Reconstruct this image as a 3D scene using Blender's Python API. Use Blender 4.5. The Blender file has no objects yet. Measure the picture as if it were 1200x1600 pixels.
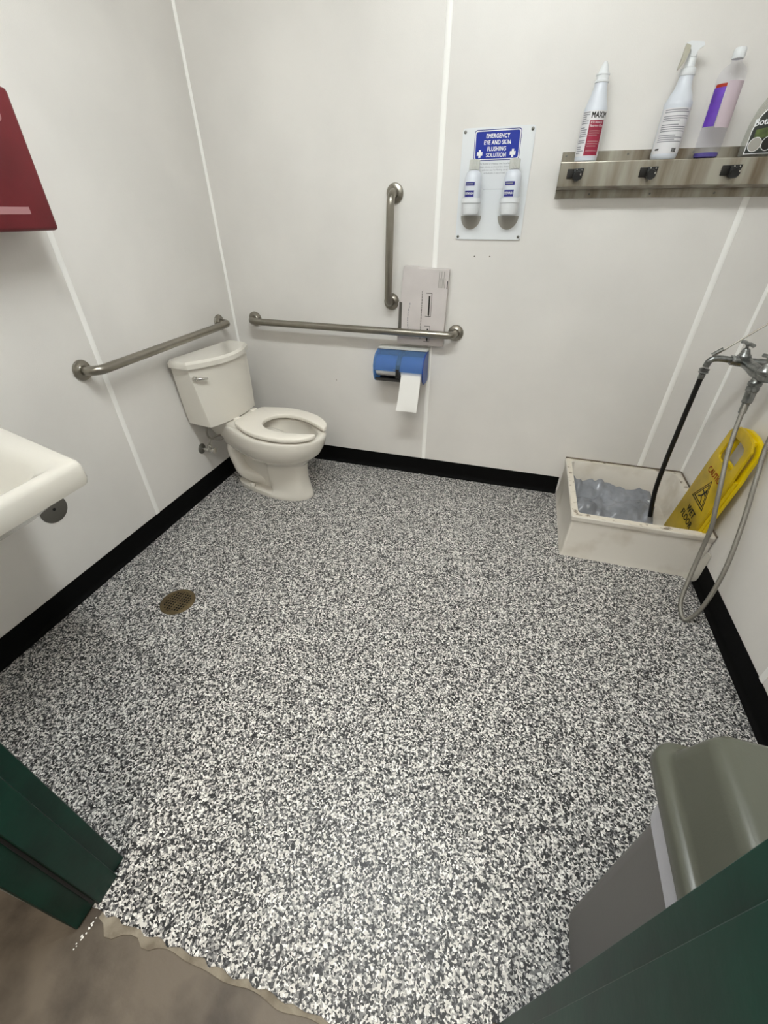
import bpy, bmesh, math, random
from mathutils import Vector, Matrix, noise
random.seed(7)
C = bpy.context.scene.collection
PI = math.pi

# ---------------------------------------------------------------- camera
F_PX, PITCH, YAW, ROLL, CAM_H = 657.47, 0.61987, 0.292995, -0.00225, 1.4
fw = Vector((-math.sin(YAW)*math.cos(PITCH), math.cos(YAW)*math.cos(PITCH), -math.sin(PITCH)))
rt = Vector((math.cos(YAW), math.sin(YAW), 0)); up = rt.cross(fw)
r2 = rt*math.cos(ROLL)+up*math.sin(ROLL); u2 = -rt*math.sin(ROLL)+up*math.cos(ROLL)
cam = bpy.data.cameras.new('camera'); cam.sensor_fit = 'AUTO'; cam.sensor_width = 36
cam.lens = F_PX/1600*36; cam.clip_start = 0.01
co = bpy.data.objects.new('camera', cam); C.objects.link(co)
M3 = Matrix((r2, u2, -fw)).transposed()
co.matrix_world = Matrix.Translation((0, 0, CAM_H)) @ M3.to_4x4()
bpy.context.scene.camera = co

# ---------------------------------------------------------------- light
w = bpy.data.worlds.new('world'); bpy.context.scene.world = w; w.use_nodes = True
w.node_tree.nodes['Background'].inputs[0].default_value = (0.78, 0.81, 0.84, 1)
w.node_tree.nodes['Background'].inputs[1].default_value = 0.25
LAMP_STRENGTH = 47.5         # diffuser of the room's ceiling light
HALL_POWER = 54.0            # hall lamp behind the doorway
vs = bpy.context.scene.view_settings
vs.view_transform = 'Standard'; vs.look = 'None'; vs.exposure = 0.0; vs.gamma = 1.0; vs.use_curve_mapping = False

# ---------------------------------------------------------------- helpers
def s2l(c):
    return tuple(((v/255)/12.92 if v/255 <= .04045 else (((v/255)+.055)/1.055)**2.4) for v in c)+(1,)

def mat(name, rgb, rough=.5, metal=0, var=0, vscale=8, bump=0, bscale=120, dark=None, vstretch=None,
        ramp=(.35, .7), trans=0, alpha=1, ior=1.45, emit=0, coat=0):
    m = bpy.data.materials.new(name); m.use_nodes = True; nt = m.node_tree
    b = nt.nodes['Principled BSDF']
    b.inputs['Base Color'].default_value = s2l(rgb); b.inputs['Roughness'].default_value = rough
    b.inputs['Metallic'].default_value = metal; b.inputs['IOR'].default_value = ior
    b.inputs['Transmission Weight'].default_value = trans; b.inputs['Alpha'].default_value = alpha
    b.inputs['Coat Weight'].default_value = coat
    if emit:
        b.inputs['Emission Color'].default_value = s2l(rgb); b.inputs['Emission Strength'].default_value = emit
    tc = nt.nodes.new('ShaderNodeTexCoord')
    if var or dark:
        mp = nt.nodes.new('ShaderNodeMapping'); nt.links.new(tc.outputs['Object'], mp.inputs[0])
        if vstretch: mp.inputs['Scale'].default_value = vstretch
        n = nt.nodes.new('ShaderNodeTexNoise'); n.inputs['Scale'].default_value = vscale
        n.inputs['Detail'].default_value = 6; nt.links.new(mp.outputs[0], n.inputs['Vector'])
        cr = nt.nodes.new('ShaderNodeValToRGB')
        cr.color_ramp.elements[0].position = ramp[0]; cr.color_ramp.elements[1].position = ramp[1]
        d = dark or tuple(v*(1-var) for v in rgb)
        cr.color_ramp.elements[0].color = s2l(d); cr.color_ramp.elements[1].color = s2l(rgb)
        nt.links.new(n.outputs['Fac'], cr.inputs[0]); nt.links.new(cr.outputs[0], b.inputs['Base Color'])
    if bump:
        n2 = nt.nodes.new('ShaderNodeTexNoise'); n2.inputs['Scale'].default_value = bscale; n2.inputs['Detail'].default_value = 3
        nt.links.new(tc.outputs['Object'], n2.inputs['Vector'])
        bp = nt.nodes.new('ShaderNodeBump'); bp.inputs['Strength'].default_value = bump; bp.inputs['Distance'].default_value = .002
        nt.links.new(n2.outputs['Fac'], bp.inputs['Height']); nt.links.new(bp.outputs[0], b.inputs['Normal'])
    return m

def clear_mat(name, rgb, tint=.25, rough=.08):
    """thin clear plastic: transparent mixed with a glossy coat"""
    m = bpy.data.materials.new(name); m.use_nodes = True; nt = m.node_tree
    b = nt.nodes['Principled BSDF']; b.inputs['Base Color'].default_value = s2l(rgb); b.inputs['Roughness'].default_value = rough
    out = nt.nodes['Material Output']; t = nt.nodes.new('ShaderNodeBsdfTransparent')
    t.inputs[0].default_value = s2l(rgb)
    mx = nt.nodes.new('ShaderNodeMixShader'); mx.inputs[0].default_value = tint
    nt.links.new(t.outputs[0], mx.inputs[1]); nt.links.new(b.outputs[0], mx.inputs[2]); nt.links.new(mx.outputs[0], out.inputs[0])
    return m

def origin_of(p):
    v = Vector((0, 0, 0))
    while p is not None:
        v = v+p.location; p = p.parent
    return v

def part(name, bm, m, parent=None, smooth=True, angle=40, local=False, bevel=0, label=None, kind=None, bseg=2):
    """link a bmesh as one object; coordinates are world ones unless local"""
    me = bpy.data.meshes.new(name)
    if parent is not None and not local:
        bmesh.ops.translate(bm, verts=bm.verts, vec=-origin_of(parent))
    bmesh.ops.remove_doubles(bm, verts=bm.verts, dist=2e-6)
    bmesh.ops.recalc_face_normals(bm, faces=bm.faces)
    if bevel:
        es = [e for e in bm.edges if len(e.link_faces) == 2 and e.calc_face_angle(0) > math.radians(35)]
        bmesh.ops.bevel(bm, geom=es, offset=bevel, segments=bseg, profile=.5, affect='EDGES', clamp_overlap=True)
    if smooth:
        for f in bm.faces: f.smooth = True
        for e in bm.edges:
            if len(e.link_faces) == 2 and e.calc_face_angle(0) > math.radians(angle): e.smooth = False
    bm.to_mesh(me); bm.free()
    me.materials.append(m)
    o = bpy.data.objects.new(name, me); C.objects.link(o); o.parent = parent
    if label: o['label'] = label
    if kind: o['kind'] = kind
    return o

def tag(o, label, cat, group=None):
    o['label'] = label; o['category'] = cat
    if group: o['group'] = group
    return o

def thing(name, label, cat, loc=(0, 0, 0), rz=0, group=None):
    o = bpy.data.objects.new(name, None); C.objects.link(o); o.location = loc; o.rotation_euler = (0, 0, rz)
    o.empty_display_size = .05
    return tag(o, label, cat, group)

def struct(name, bm, m, parent=None, **k):
    o = part(name, bm, m, parent, **k); o['kind'] = 'structure'; return o

def box(x0, x1, y0, y1, z0, z1, bm=None):
    bm = bm or bmesh.new()
    v = [bm.verts.new((x, y, z)) for z in (z0, z1) for x, y in ((x0, y0), (x1, y0), (x1, y1), (x0, y1))]
    for f in ((3, 2, 1, 0), (4, 5, 6, 7), (0, 1, 5, 4), (1, 2, 6, 5), (2, 3, 7, 6), (3, 0, 4, 7)):
        bm.faces.new([v[i] for i in f])
    return bm

def loft(rings, bm=None, cap0=True, cap1=True, closed=True):
    bm = bm or bmesh.new(); R = [[bm.verts.new(p) for p in r] for r in rings]; n = len(rings[0])
    for a, b in zip(R, R[1:]):
        for i in range(n if closed else n-1):
            j = (i+1) % n
            bm.faces.new((a[i], a[j], b[j], b[i]))
    if cap0: bm.faces.new(R[0][::-1])
    if cap1: bm.faces.new(R[-1])
    return bm

def frame_of(d):
    d = Vector(d).normalized(); a = Vector((0, 0, 1)) if abs(d.z) < .9 else Vector((1, 0, 0))
    x = a.cross(d).normalized(); return x, d.cross(x)

def tube(pts, r, n=12, bm=None, caps=True):
    pts = [Vector(p) for p in pts]; rings = []
    rr = r if isinstance(r, (list, tuple)) else [r]*len(pts)
    x = None
    for i, p in enumerate(pts):
        d = (pts[min(i+1, len(pts)-1)]-pts[max(i-1, 0)]).normalized()
        if x is None: x, y = frame_of(d)
        else:
            x = (x-d*x.dot(d)).normalized(); y = d.cross(x)
        rings.append([p+(x*math.cos(2*PI*k/n)+y*math.sin(2*PI*k/n))*rr[i] for k in range(n)])
    return loft(rings, bm, caps, caps)

def lathe(prof, c=(0, 0, 0), axis=(0, 0, 1), n=28, bm=None, ring=False):
    """prof: list of (radius, distance along axis)"""
    a = Vector(axis).normalized(); x, y = frame_of(a); c = Vector(c)
    rings = [[c+a*h+(x*math.cos(2*PI*k/n)+y*math.sin(2*PI*k/n))*max(r, 1e-4) for k in range(n)] for r, h in prof]
    if ring: return loft(rings+[rings[0]], bm, False, False)   # open centre
    return loft(rings, bm)

def smoothpath(P, n=6):
    P = [Vector(p) for p in P]; out = []
    for i in range(len(P)-1):
        p0, p1, p2, p3 = P[max(i-1, 0)], P[i], P[i+1], P[min(i+2, len(P)-1)]
        for k in range(n):
            t = k/n
            out.append(.5*((2*p1)+(p2-p0)*t+(2*p0-5*p1+4*p2-p3)*t*t+(3*p1-p0-3*p2+p3)*t**3))
    return out+[P[-1]]

def rrect(x0, x1, y0, y1, z, r, k=5):
    out = []
    for cx, cy, a in ((x1-r, y1-r, 0), (x0+r, y1-r, 90), (x0+r, y0+r, 180), (x1-r, y0+r, 270)):
        for i in range(k+1):
            t = math.radians(a+90*i/k); out.append(Vector((cx+r*math.cos(t), cy+r*math.sin(t), z)))
    return out

def rquad(cs, z, r, k=5):
    """rounded quadrilateral from 4 corners (counter clockwise) at height z (number or function)"""
    out = []; n = len(cs)
    for i in range(n):
        c = Vector((*cs[i], 0)); a = Vector((*cs[i-1], 0)); b = Vector((*cs[(i+1) % n], 0))
        p = c+(a-c).normalized()*r; q = c+(b-c).normalized()*r
        for j in range(k+1):
            t = j/k; v = p*(1-t)**2+c*2*t*(1-t)+q*t*t
            v.z = z(v.x, v.y) if callable(z) else z; out.append(v)
    return out

def prism(poly, f, depth):
    """extrude a 2d outline; f maps (a,b,d) to a point, d in 0..depth"""
    return loft([[f(a, b, 0) for a, b in poly], [f(a, b, depth) for a, b in poly]])

def text_bm(s, size, extrude=0, align='CENTER', offset=0, spacing=1.0, sx=1.0):
    cu = bpy.data.curves.new('t', 'FONT'); cu.body = s; cu.size = size; cu.align_x = align; cu.align_y = 'CENTER'
    cu.extrude = extrude; cu.resolution_u = 3; cu.space_character = spacing; cu.space_line = .95
    o = bpy.data.objects.new('t', cu); C.objects.link(o); bpy.context.view_layer.update()
    me = bpy.data.meshes.new_from_object(o.evaluated_get(bpy.context.evaluated_depsgraph_get()))
    bpy.data.objects.remove(o); bpy.data.curves.remove(cu)
    bm = bmesh.new(); bm.from_mesh(me); bpy.data.meshes.remove(me)
    for v in bm.verts: v.co.x *= sx
    if offset:      # heavier strokes: slightly shifted copies, each a hair further out
        k = offset; out = bmesh.new()
        for i, (dx, dy) in enumerate(((-k, 0), (k, 0), (0, k*.7), (0, -k*.7), (0, 0))):
            c = bm.copy(); bmesh.ops.translate(c, verts=c.verts, vec=(dx, dy, i*4e-5)); join(out, c)
        bm.free(); bm = out
    return bm

def mapped(bm, f):
    for v in bm.verts: v.co = Vector(f(v.co.x, v.co.y, v.co.z))
    return bm

def join(a, b):
    me = bpy.data.meshes.new('j'); b.to_mesh(me); b.free(); a.from_mesh(me); bpy.data.meshes.remove(me); return a

def onback(x, z, y, th=0):
    """map flat xy to the plane facing -y"""
    c, s = math.cos(th), math.sin(th)
    return lambda a, b, d: (x+a*c-b*s, y-d, z+a*s+b*c)

def oncyl(cx, cy, r, z, a0=0):
    return lambda a, b, d: (cx+(r+d)*math.sin(a0+a/r), cy-(r+d)*math.cos(a0+a/r), z+b)

def patch_cyl(cx, cy, r, z0, z1, a0, a1, n=14, th=.0006):
    """label: thin curved sheet standing off a cylinder; angles measured from the -y side"""
    bm = bmesh.new(); A = [a0+(a1-a0)*i/n for i in range(n+1)]
    P = lambda a, z, rr: (cx+rr*math.sin(a), cy-rr*math.cos(a), z)
    ri, ro = r, r+th
    rings = []
    for a in A: rings.append([P(a, z0, ri), P(a, z1, ri), P(a, z1, ro), P(a, z0, ro)])
    return loft(rings, bm)

# ---------------------------------------------------------------- materials
M = {}
M['panel'] = mat('white_wall_panel', (233, 229, 224), .34, var=.04, vscale=2.2, bump=.22, bscale=260)
M['strip'] = mat('white_joint_strip', (252, 250, 246), .3)
M['base'] = mat('black_vinyl', (5, 5, 5), .75)
M['base'].node_tree.nodes['Principled BSDF'].inputs['Specular IOR Level'].default_value = .15
M['caulk'] = mat('pale_caulk', (196, 190, 178), .6)
M['ceiling'] = mat('ceiling_white', (232, 230, 224), .8, var=.03)
M['china'] = mat('white_vitreous_china', (224, 219, 209), .12, coat=.4)
M['seatm'] = mat('white_seat_plastic', (236, 230, 219), .22)
M['steel'] = mat('brushed_stainless', (156, 151, 141), .3, 1, var=.04, vscale=30)
M['steel2'] = mat('satin_cover_steel', (120, 118, 112), .45, .9)
M['chrome'] = mat('polished_chrome', (200, 198, 192), .12, 1)
M['galv'] = mat('rough_chrome', (158, 160, 158), .3, 1, var=.25, vscale=60, bump=.3, bscale=200)
M['whiteplas'] = mat('white_plastic', (228, 230, 232), .3)
M['cap'] = mat('white_ribbed_cap', (202, 202, 196), .4)
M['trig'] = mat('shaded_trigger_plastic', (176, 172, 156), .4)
M['bot'] = mat('bluish_white_plastic', (214, 218, 226), .28)
M['red'] = mat('dark_red_plastic', (112, 28, 36), .4, var=.15, vscale=6)
M['palered'] = mat('pale_worn_print', (168, 120, 122), .5)
M['green'] = mat('dark_green_gloss_paint', (4, 60, 47), .42, var=.25, vscale=9, bump=.12, bscale=60)
M['green'].node_tree.nodes['Principled BSDF'].inputs['Specular IOR Level'].default_value = .3
M['grey'] = mat('grey_bin_plastic', (112, 109, 108), .5, bump=.1, bscale=300)
M['olive'] = mat('olive_grey_plastic', (88, 89, 78), .28, bump=.08, bscale=300)
M['dark'] = mat('black_plastic', (18, 18, 18), .5)
M['liner'] = mat('translucent_liner', (205, 205, 214), .3, bump=.8, bscale=45)
M['yellow'] = mat('worn_yellow_plastic', (208, 176, 12), .38, dark=(150, 124, 10), vscale=7, ramp=(.25, .55))
M['yellow2'] = mat('bright_yellow_plastic', (226, 196, 4), .35)
M['blackink'] = mat('black_print', (24, 20, 14), .6)
M['redink'] = mat('red_print', (168, 44, 18), .6)
M['brownrub'] = mat('black_rubber', (14, 13, 12), .4)
M['sinkm'] = mat('scuffed_cream_sink', (220, 214, 204), .38, dark=(196, 187, 172), vscale=5, ramp=(.3, .5))
M['rim'] = mat('chipped_sink_rim', (220, 212, 198), .4, dark=(120, 104, 84), vscale=26, ramp=(.3, .42))
M['grime'] = mat('grimy_sealant', (128, 114, 96), .7, var=.3, vscale=30)
M['greybag'] = mat('dark_grey_plastic_sheet', (150, 153, 160), .22, var=.2, vscale=10, bump=.9, bscale=26)
M['blueclear'] = clear_mat('translucent_blue_plastic', (148, 188, 230), .24, .12)
M['bluesolid'] = mat('deep_blue_plastic', (22, 62, 140), .4)
M['bluepr'] = mat('sign_blue', (14, 42, 150), .4)
M['navy'] = mat('navy_print', (44, 44, 128), .5)
M['white'] = mat('white_print', (236, 236, 236), .5)
M['greyink'] = mat('grey_fine_print', (140, 140, 146), .6)
M['paper'] = mat('white_tissue', (246, 244, 240), .9, bump=.5, bscale=60)
M['card'] = mat('pinkish_white_card', (214, 206, 203), .6, var=.04, vscale=10)
M['shelfm'] = mat('stained_stainless', (168, 164, 152), .36, .6, dark=(112, 98, 80), vscale=16, vstretch=(1, 1, .12), ramp=(.32, .62))
M['crimson'] = mat('crimson_label', (160, 36, 66), .4, var=.12, vscale=60)
M['labelw'] = mat('white_label', (222, 220, 222), .4)
M['clear'] = clear_mat('clear_plastic', (250, 250, 252), .07, .05)
M['clear2'] = clear_mat('smoky_clear_plastic', (234, 234, 230), .14, .08)
M['purple'] = mat('purple_liquid', (56, 32, 140), .1)
M['violet'] = mat('violet_label', (112, 66, 190), .4, var=.15, vscale=30)
M['pink'] = clear_mat('pinkish_back_label', (222, 206, 214), .7, .4)
M['blacklab'] = mat('black_label', (34, 38, 32), .35)
M['greenlab'] = mat('leaf_green_label', (98, 116, 50), .4, dark=(52, 62, 30), vscale=30)
M['bronze'] = mat('tarnished_bronze', (112, 97, 66), .5, .4, dark=(86, 72, 50), vscale=25)
M['pit_shade'] = mat('drain_shade_black', (4, 3, 2), .9)  # near-black that stands for the shade down the drain
M['wallhole'] = mat('recess_shade_and_print_grey', (160, 156, 148), .6)  # shade inside the board's cuts as a flat grey; also used for print
M['mortar'] = mat('pale_mortar', (158, 150, 134), .8, dark=(112, 102, 88), vscale=20, bump=.8, bscale=90)
M['concrete'] = mat('stained_concrete', (108, 98, 86), .5, dark=(58, 50, 43), vscale=4.5, ramp=(.36, .56), bump=.5, bscale=70)
M['hallwall'] = mat('hall_wall', (150, 148, 142), .8)
M['lampm'] = mat('lamp_diffuser', (244, 250, 250), .5, emit=LAMP_STRENGTH)
M['rib'] = mat('brushed_braid', (150, 146, 138), .38, .8, bump=1, bscale=420)

# flake floor: random black, grey and white chips in a clear coat
def flake():
    m = bpy.data.materials.new('flake_epoxy'); m.use_nodes = True; nt = m.node_tree; L = nt.links.new
    b = nt.nodes['Principled BSDF']; b.inputs['Roughness'].default_value = .42
    tc = nt.nodes.new('ShaderNodeTexCoord')
    nz = nt.nodes.new('ShaderNodeTexNoise'); nz.inputs["Scale"].default_value = 150; L(tc.outputs['Object'], nz.inputs['Vector'])
    ad = nt.nodes.new('ShaderNodeMixRGB'); ad.blend_type = 'LINEAR_LIGHT'; ad.inputs[0].default_value = .006
    L(tc.outputs['Object'], ad.inputs[1]); L(nz.outputs['Color'], ad.inputs[2])
    v = nt.nodes.new('ShaderNodeTexVoronoi'); v.voronoi_dimensions = '2D'; v.inputs["Scale"].default_value = 250
    L(ad.outputs[0], v.inputs['Vector'])
    sp = nt.nodes.new('ShaderNodeSeparateColor'); L(v.outputs['Color'], sp.inputs[0])
    cr = nt.nodes.new('ShaderNodeValToRGB'); cr.color_ramp.interpolation = 'CONSTANT'
    e = cr.color_ramp.elements
    e[0].position = 0; e[0].color = s2l((10, 10, 12)); e[1].position = .29; e[1].color = s2l((60, 60, 63))
    for p, c in ((.38, (112, 111, 111)), (.55, (158, 156, 153)), (.68, (212, 209, 204)), (.9, (240, 238, 234))):
        n = e.new(p); n.color = s2l(c)
    L(sp.outputs[0], cr.inputs[0]); L(cr.outputs[0], b.inputs['Base Color'])
    bp = nt.nodes.new('ShaderNodeBump'); bp.inputs['Strength'].default_value = .25; bp.inputs['Distance'].default_value = .001
    L(sp.outputs[1], bp.inputs['Height']); L(bp.outputs[0], b.inputs['Normal'])
    return m
M['flake'] = flake()

# ---------------------------------------------------------------- room
XL, XR, YB, YF, ZC = -1.665, .982, 2.38, .16, 2.75       # inner faces; front wall's room face at YF
JL, JR, YO = -.775, .19, .018                          # doorway and the hall face of the front wall
fl = bmesh.new()                                       # epoxy floor with a ragged edge in the doorway
edge = []
n = 60
for i in range(n+1):
    x = JL+(JR-JL)*i/n
    edge.append((x, .060+.0035*math.sin(i*1.7)+random.uniform(-.003, .003)))
poly = [(XL, YB), (XL, YF), (JL, YF)]+edge+[(JR, YF), (XR, YF), (XR, YB)]
struct('floor', prism(poly, lambda a, b, d: (a, b, -d), .005), M['flake'])
struct('floor', box(-2.4, 1.9, -2.2, .2, -.05, -.0055), M['concrete'])
# broken mortar lip along the threshold
mo = []
for i in range(49):
    x = -.745+(.19+.745)*i/48
    wv = .010+.010*noise.noise((x*14, 3, 0))+.022*math.exp(-((x+.70)/.022)**2)+.014*math.exp(-((x+.60)/.018)**2)
    mo.append((x, .058-max(.006, wv)))
struct('trim_1', prism(mo+[(.19, .066), (-.745, .066)], lambda a, b, d: (a, b, -.0053+d), .003), M['mortar'])
# pale chips on the hall floor beside the jamb
ch = bmesh.new()
for i in range(16):
    a = random.random(); x = -.748-.012*a+random.uniform(-.003, .003); y = .052-.062*a+random.uniform(-.004, .004); s = random.uniform(.0012, .003)
    lathe([(s*.5, -.0052), (s, -.0042), (s*.4, -.0035)], (x, y, 0), n=5, bm=ch)
o = part('paint_chip', ch, M['strip']); tag(o, 'scatter of tiny white chips on the concrete by the left door jamb', 'chips'); o['kind'] = 'stuff'

walls = {}
walls['back'] = struct('wall_back', box(XL-.12, XR+.12, YB+.004, YB+.12, 0, ZC), M['panel'])
walls['left'] = struct('wall_left', box(XL-.12, XL-.004, YO, YB+.12, 0, ZC), M['panel'])
walls['right'] = struct('wall_right', box(XR+.004, XR+.12, YO, YB+.12, 0, ZC), M['panel'])
fr = box(XL, JL-.02, YO+.008, YF-.004, 0, ZC); box(JR+.02, XR, YO+.008, YF-.004, 0, ZC, fr)
box(JL-.02, JR+.02, YO+.008, YF-.004, 2.13, ZC, fr)
walls['front'] = struct('wall_front', fr, M['panel'])
struct('ceiling', box(XL-.12, XR+.12, YO, YB+.12, ZC, ZC+.1), M['ceiling'])
PZ0, PZ1 = .004, ZC-.002
def panels_x(w, y0, y1, cuts):
    for a, b in zip(cuts, cuts[1:]):
        part('wall_panel', box(a+.002, b-.002, y0, y1, PZ0, PZ1), M['panel'], walls[w])
def panels_y(w, x0, x1, cuts):
    for a, b in zip(cuts, cuts[1:]):
        part('wall_panel', box(x0, x1, a+.002, b-.002, PZ0, PZ1), M['panel'], walls[w])
panels_x('back', YB, YB+.004, (XL, -.453, .769, XR))
panels_y('left', XL-.004, XL, (YF, 1.385, YB)); panels_y('right', XR, XR+.004, (YF, 1.16, YB))
panels_x('front', YF-.004, YF, (XL, JL-.05)); panels_x('front', YF-.004, YF, (JR+.05, XR))
def strip_bm(f, wd=.012):
    # flat joint moulding with chamfered edges
    prof = [(-wd, 0), (-wd, .0014), (-wd+.003, .003), (wd-.003, .003), (wd, .0014), (wd, 0)]
    return loft([[f(a, d, .10) for a, d in prof], [f(a, d, ZC-.002) for a, d in prof]])
for x in (-.453, .769):
    part('joint_strip', strip_bm(lambda a, d, z: (x+a, YB-d, z)), M['strip'], walls['back'])
part('joint_strip', strip_bm(lambda a, d, z: (XL+d, 1.385+a, z)), M['strip'], walls['left'])
part('joint_strip', strip_bm(lambda a, d, z: (XR-d, 1.16+a, z)), M['strip'], walls['right'])
for sx, xx, wn in ((1, XL, 'left'), (-1, XR, 'right')):
    part('corner_strip', loft([[(xx, YB-.010, z), (xx+sx*.003, YB-.010, z), (xx+sx*.010, YB-.003, z), (xx+sx*.010, YB, z), (xx, YB, z)] for z in (.10, ZC-.002)]), M['strip'], walls[wn])
# small screw holes left in the back wall
for x, z in ((-.262, 1.225), (-.19, 1.226), (-1.02, .56)):
    part('screw_hole', lathe([(.0015, 0), (.003, .001)], (x, YB-.0014, z), (0, -1, 0), 8), M['grime'], walls['back'])
# coved vinyl skirting
def cove(f, a, b, name):
    prof = [(0, 0), (0, .105), (.003, .105), (.0035, .03), (.006, .014), (.012, .005), (.022, .0015), (.022, 0)]
    return struct(name, loft([[f(t, d, z) for d, z in prof] for t in (a, b)]), M['base'], angle=60)
cove(lambda t, d, z: (t, YB-d, z+.0004), XL+.001, .378, 'baseboard_back')
cove(lambda t, d, z: (XL+d, t, z+.0004), YF+.001, YB-.001, 'baseboard_left')
cove(lambda t, d, z: (XR-d, t, z+.0004), YF+.001, 1.752, 'baseboard_right')
# door frame
door = bpy.data.objects.new('door_1', None); C.objects.link(door); door.location = (-.29, .09, 0); door['kind'] = 'structure'
door['label'] = 'dark green painted steel door frame around the doorway'
def jamb(x, s):
    p = [(0, .018), (0, .069), (.014, .069), (.014, .127), (0, .127), (0, .160), (0, .162), (-.05, .162), (-.05, .148), (-.03, .148), (-.03, .03), (-.05, .03), (-.05, .016), (0, .016)]
    return prism([(x+s*a, b) for a, b in p], lambda a, b, d: (a, b, .001+d), 2.13)
part('jamb', jamb(JL, 1), M['green'], door, bevel=.0018, bseg=1)
part('jamb', jamb(JR+.012, -1), M['green'], door, bevel=.0018, bseg=1)
hd = box(JL+.002, JR-.002+.01, .018, .160, 2.085, 2.13)
part('head', hd, M['green'], door, bevel=.002, bseg=1)
part('dark_stop_strip', box(JL+.0005, JL+.006, .0625, .0685, .02, 2.08), M['dark'], door)  # narrow black strip running up beside the left stop
# the hall behind the viewer
hl = box(-2.5, -2.4, -2.2, YO, -.05, 2.7); box(1.9, 2.0, -2.2, YO, -.05, 2.7, hl); box(-2.5, 2.0, -2.3, -2.2, -.05, 2.7, hl)
struct('wall_hall', hl, M['hallwall'])
hf = box(-2.4, JL-.051, YO, YO+.006, -.005, 2.7); box(JR+.065, 1.9, YO, YO+.006, -.005, 2.7, hf); box(JL-.06, JR+.07, YO, YO+.006, 2.14, 2.7, hf)
struct('wall_front', hf, M['hallwall'])
struct('ceiling', box(-2.5, 2, -2.3, YO, 2.7, 2.75), M['ceiling'])
hal = bpy.data.lights.new('hall_lamp', 'AREA'); hal.shape = 'RECTANGLE'; hal.size = 1.2; hal.size_y = .9; hal.energy = HALL_POWER
hal.color = (1, .93, .82)
ho = bpy.data.objects.new('hall_lamp', hal); C.objects.link(ho); ho.location = (-.3, -1.0, 2.66)

# ceiling light fitting
LX, LY = -.30, .80
t = thing('ceiling_light', 'long white fluorescent fitting on the ceiling of the washroom', 'light', (LX, LY, ZC))
part('housing', box(LX-.62, LX+.62, LY-.11, LY+.11, ZC-.045, ZC-.001), M['whiteplas'], t, bevel=.004)
part('diffuser', loft([rrect(LX-.60, LX+.60, LY-.095, LY+.095, ZC-.046, .02), rrect(LX-.60, LX+.60, LY-.09, LY+.09, ZC-.07, .02), rrect(LX-.59, LX+.59, LY-.06, LY+.06, ZC-.085, .02)]), M['lampm'], t)

# ---------------------------------------------------------------- grab bars
def grab(label, a, b, nrm, off=.062, r=.0185):
    a, b, nrm = Vector(a), Vector(b), Vector(nrm); d = (b-a).normalized()
    t = thing('grab_bar', label, 'grab bar', a, 0, 'grab bars around the toilet')
    A, B = a+nrm*off, b+nrm*off; k = .045
    P = [a+nrm*.004, a+nrm*(off-k)]
    for i in range(1, 7):
        u = i/7*PI/2; P.append(a+nrm*(off-k+k*math.sin(u))+d*(k-k*math.cos(u)))
    P += [A+d*k, B-d*k]
    for i in range(1, 7):
        u = i/7*PI/2; P.append(b+nrm*(off-k+k*math.cos(u))-d*(k-k*math.sin(u)))
    P += [b+nrm*(off-k), b+nrm*.004]
    part('rail', tube(P, r, 20), M['steel'], t)
    for c in (a, b):
        part('flange', lathe([(.040, .001), (.0405, .006), (.038, .010), (.024, .013), (.021, .016), (.0, .016)], c, nrm, 32), M['steel'], t)
    return t
grab('horizontal stainless grab bar along the back wall, in front of the card box', (-1.515, YB, .882), (-.318, YB, .876), (0, -1, 0), .075)
grab('short vertical stainless grab bar on the back wall', (-.66, YB, 1.47), (-.672, YB, 1.012), (0, -1, 0), .075)
grab('stainless grab bar on the left wall above the toilet tank', (XL, 1.292, .881), (XL, 2.225, .884), (1, 0, 0), .075)

# ---------------------------------------------------------------- toilet (local frame: u forward, v sideways)
TO = thing('toilet', 'white two-piece toilet with open-front seat in the back left corner', 'toilet', (-1.634, 1.984, 0), math.radians(-8.5))
def ring(z, u0, u1, hw, rear, N=72, step=0, v0=.012):
    out = []; uc = u0+(u1-u0)*.60
    for k in range(N):
        a = 2*PI*k/N; c, s = math.cos(a), math.sin(a)
        if c >= 0: u = uc+(u1-uc)*c; v = hw*math.copysign(abs(s)**(.8 if step else 1), s)
        else:
            u = uc+(uc-u0)*c
            f = min(1, max(0, (.395-u)/.03)) if step else min(1, -c*1.15)
            f = f*f*(3-2*f)
            v = hw*math.copysign(abs(s)**(.55), s)*(1+(rear-1)*f)
        out.append(Vector((u, v+v0*(1-min(1, z/.3)), z)))
    return out
R = [ring(.0, .095, .612, .112, .95), ring(.004, .092, .614, .113, .95), ring(.026, .095, .610, .110, .95), ring(.034, .105, .604, .104, .50, step=1),
     ring(.06, .115, .600, .101, .46, step=1), ring(.12, .115, .590, .096, .44, step=1), ring(.19, .10, .594, .092, .50, step=1), ring(.225, .09, .600, .097, .58, step=1),
     ring(.250, .08, .612, .122, .62), ring(.275, .07, .655, .155, .70), ring(.31, .06, .694, .178, .72), ring(.36, .05, .722, .190, .7),
     ring(.400, .04, .733, .192, .68), ring(.412, .042, .733, .190, .68), ring(.420, .045, .728, .186, .67), ring(.422, .05, .720, .178, .66)]
def hole(z, a, b, uc=.49, N=72):
    # inner opening parametrised like ring()
    return [Vector((uc+a*math.cos(2*PI*k/N), b*math.sin(2*PI*k/N), z)) for k in range(N)]
R += [hole(.422, .205, .135), hole(.414, .198, .128), hole(.385, .196, .135), hole(.33, .185, .125), hole(.26, .14, .095), hole(.20, .09, .065), hole(.19, .05, .04)]
bm = loft(R)
part('bowl', bm, M['china'], TO, local=True, angle=50)
part('bowl_water', loft([hole(.235, .118, .08), hole(.2352, .118, .08)]), mat('toilet_water', (196, 198, 192), .02, trans=.3), TO, local=True)
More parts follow.
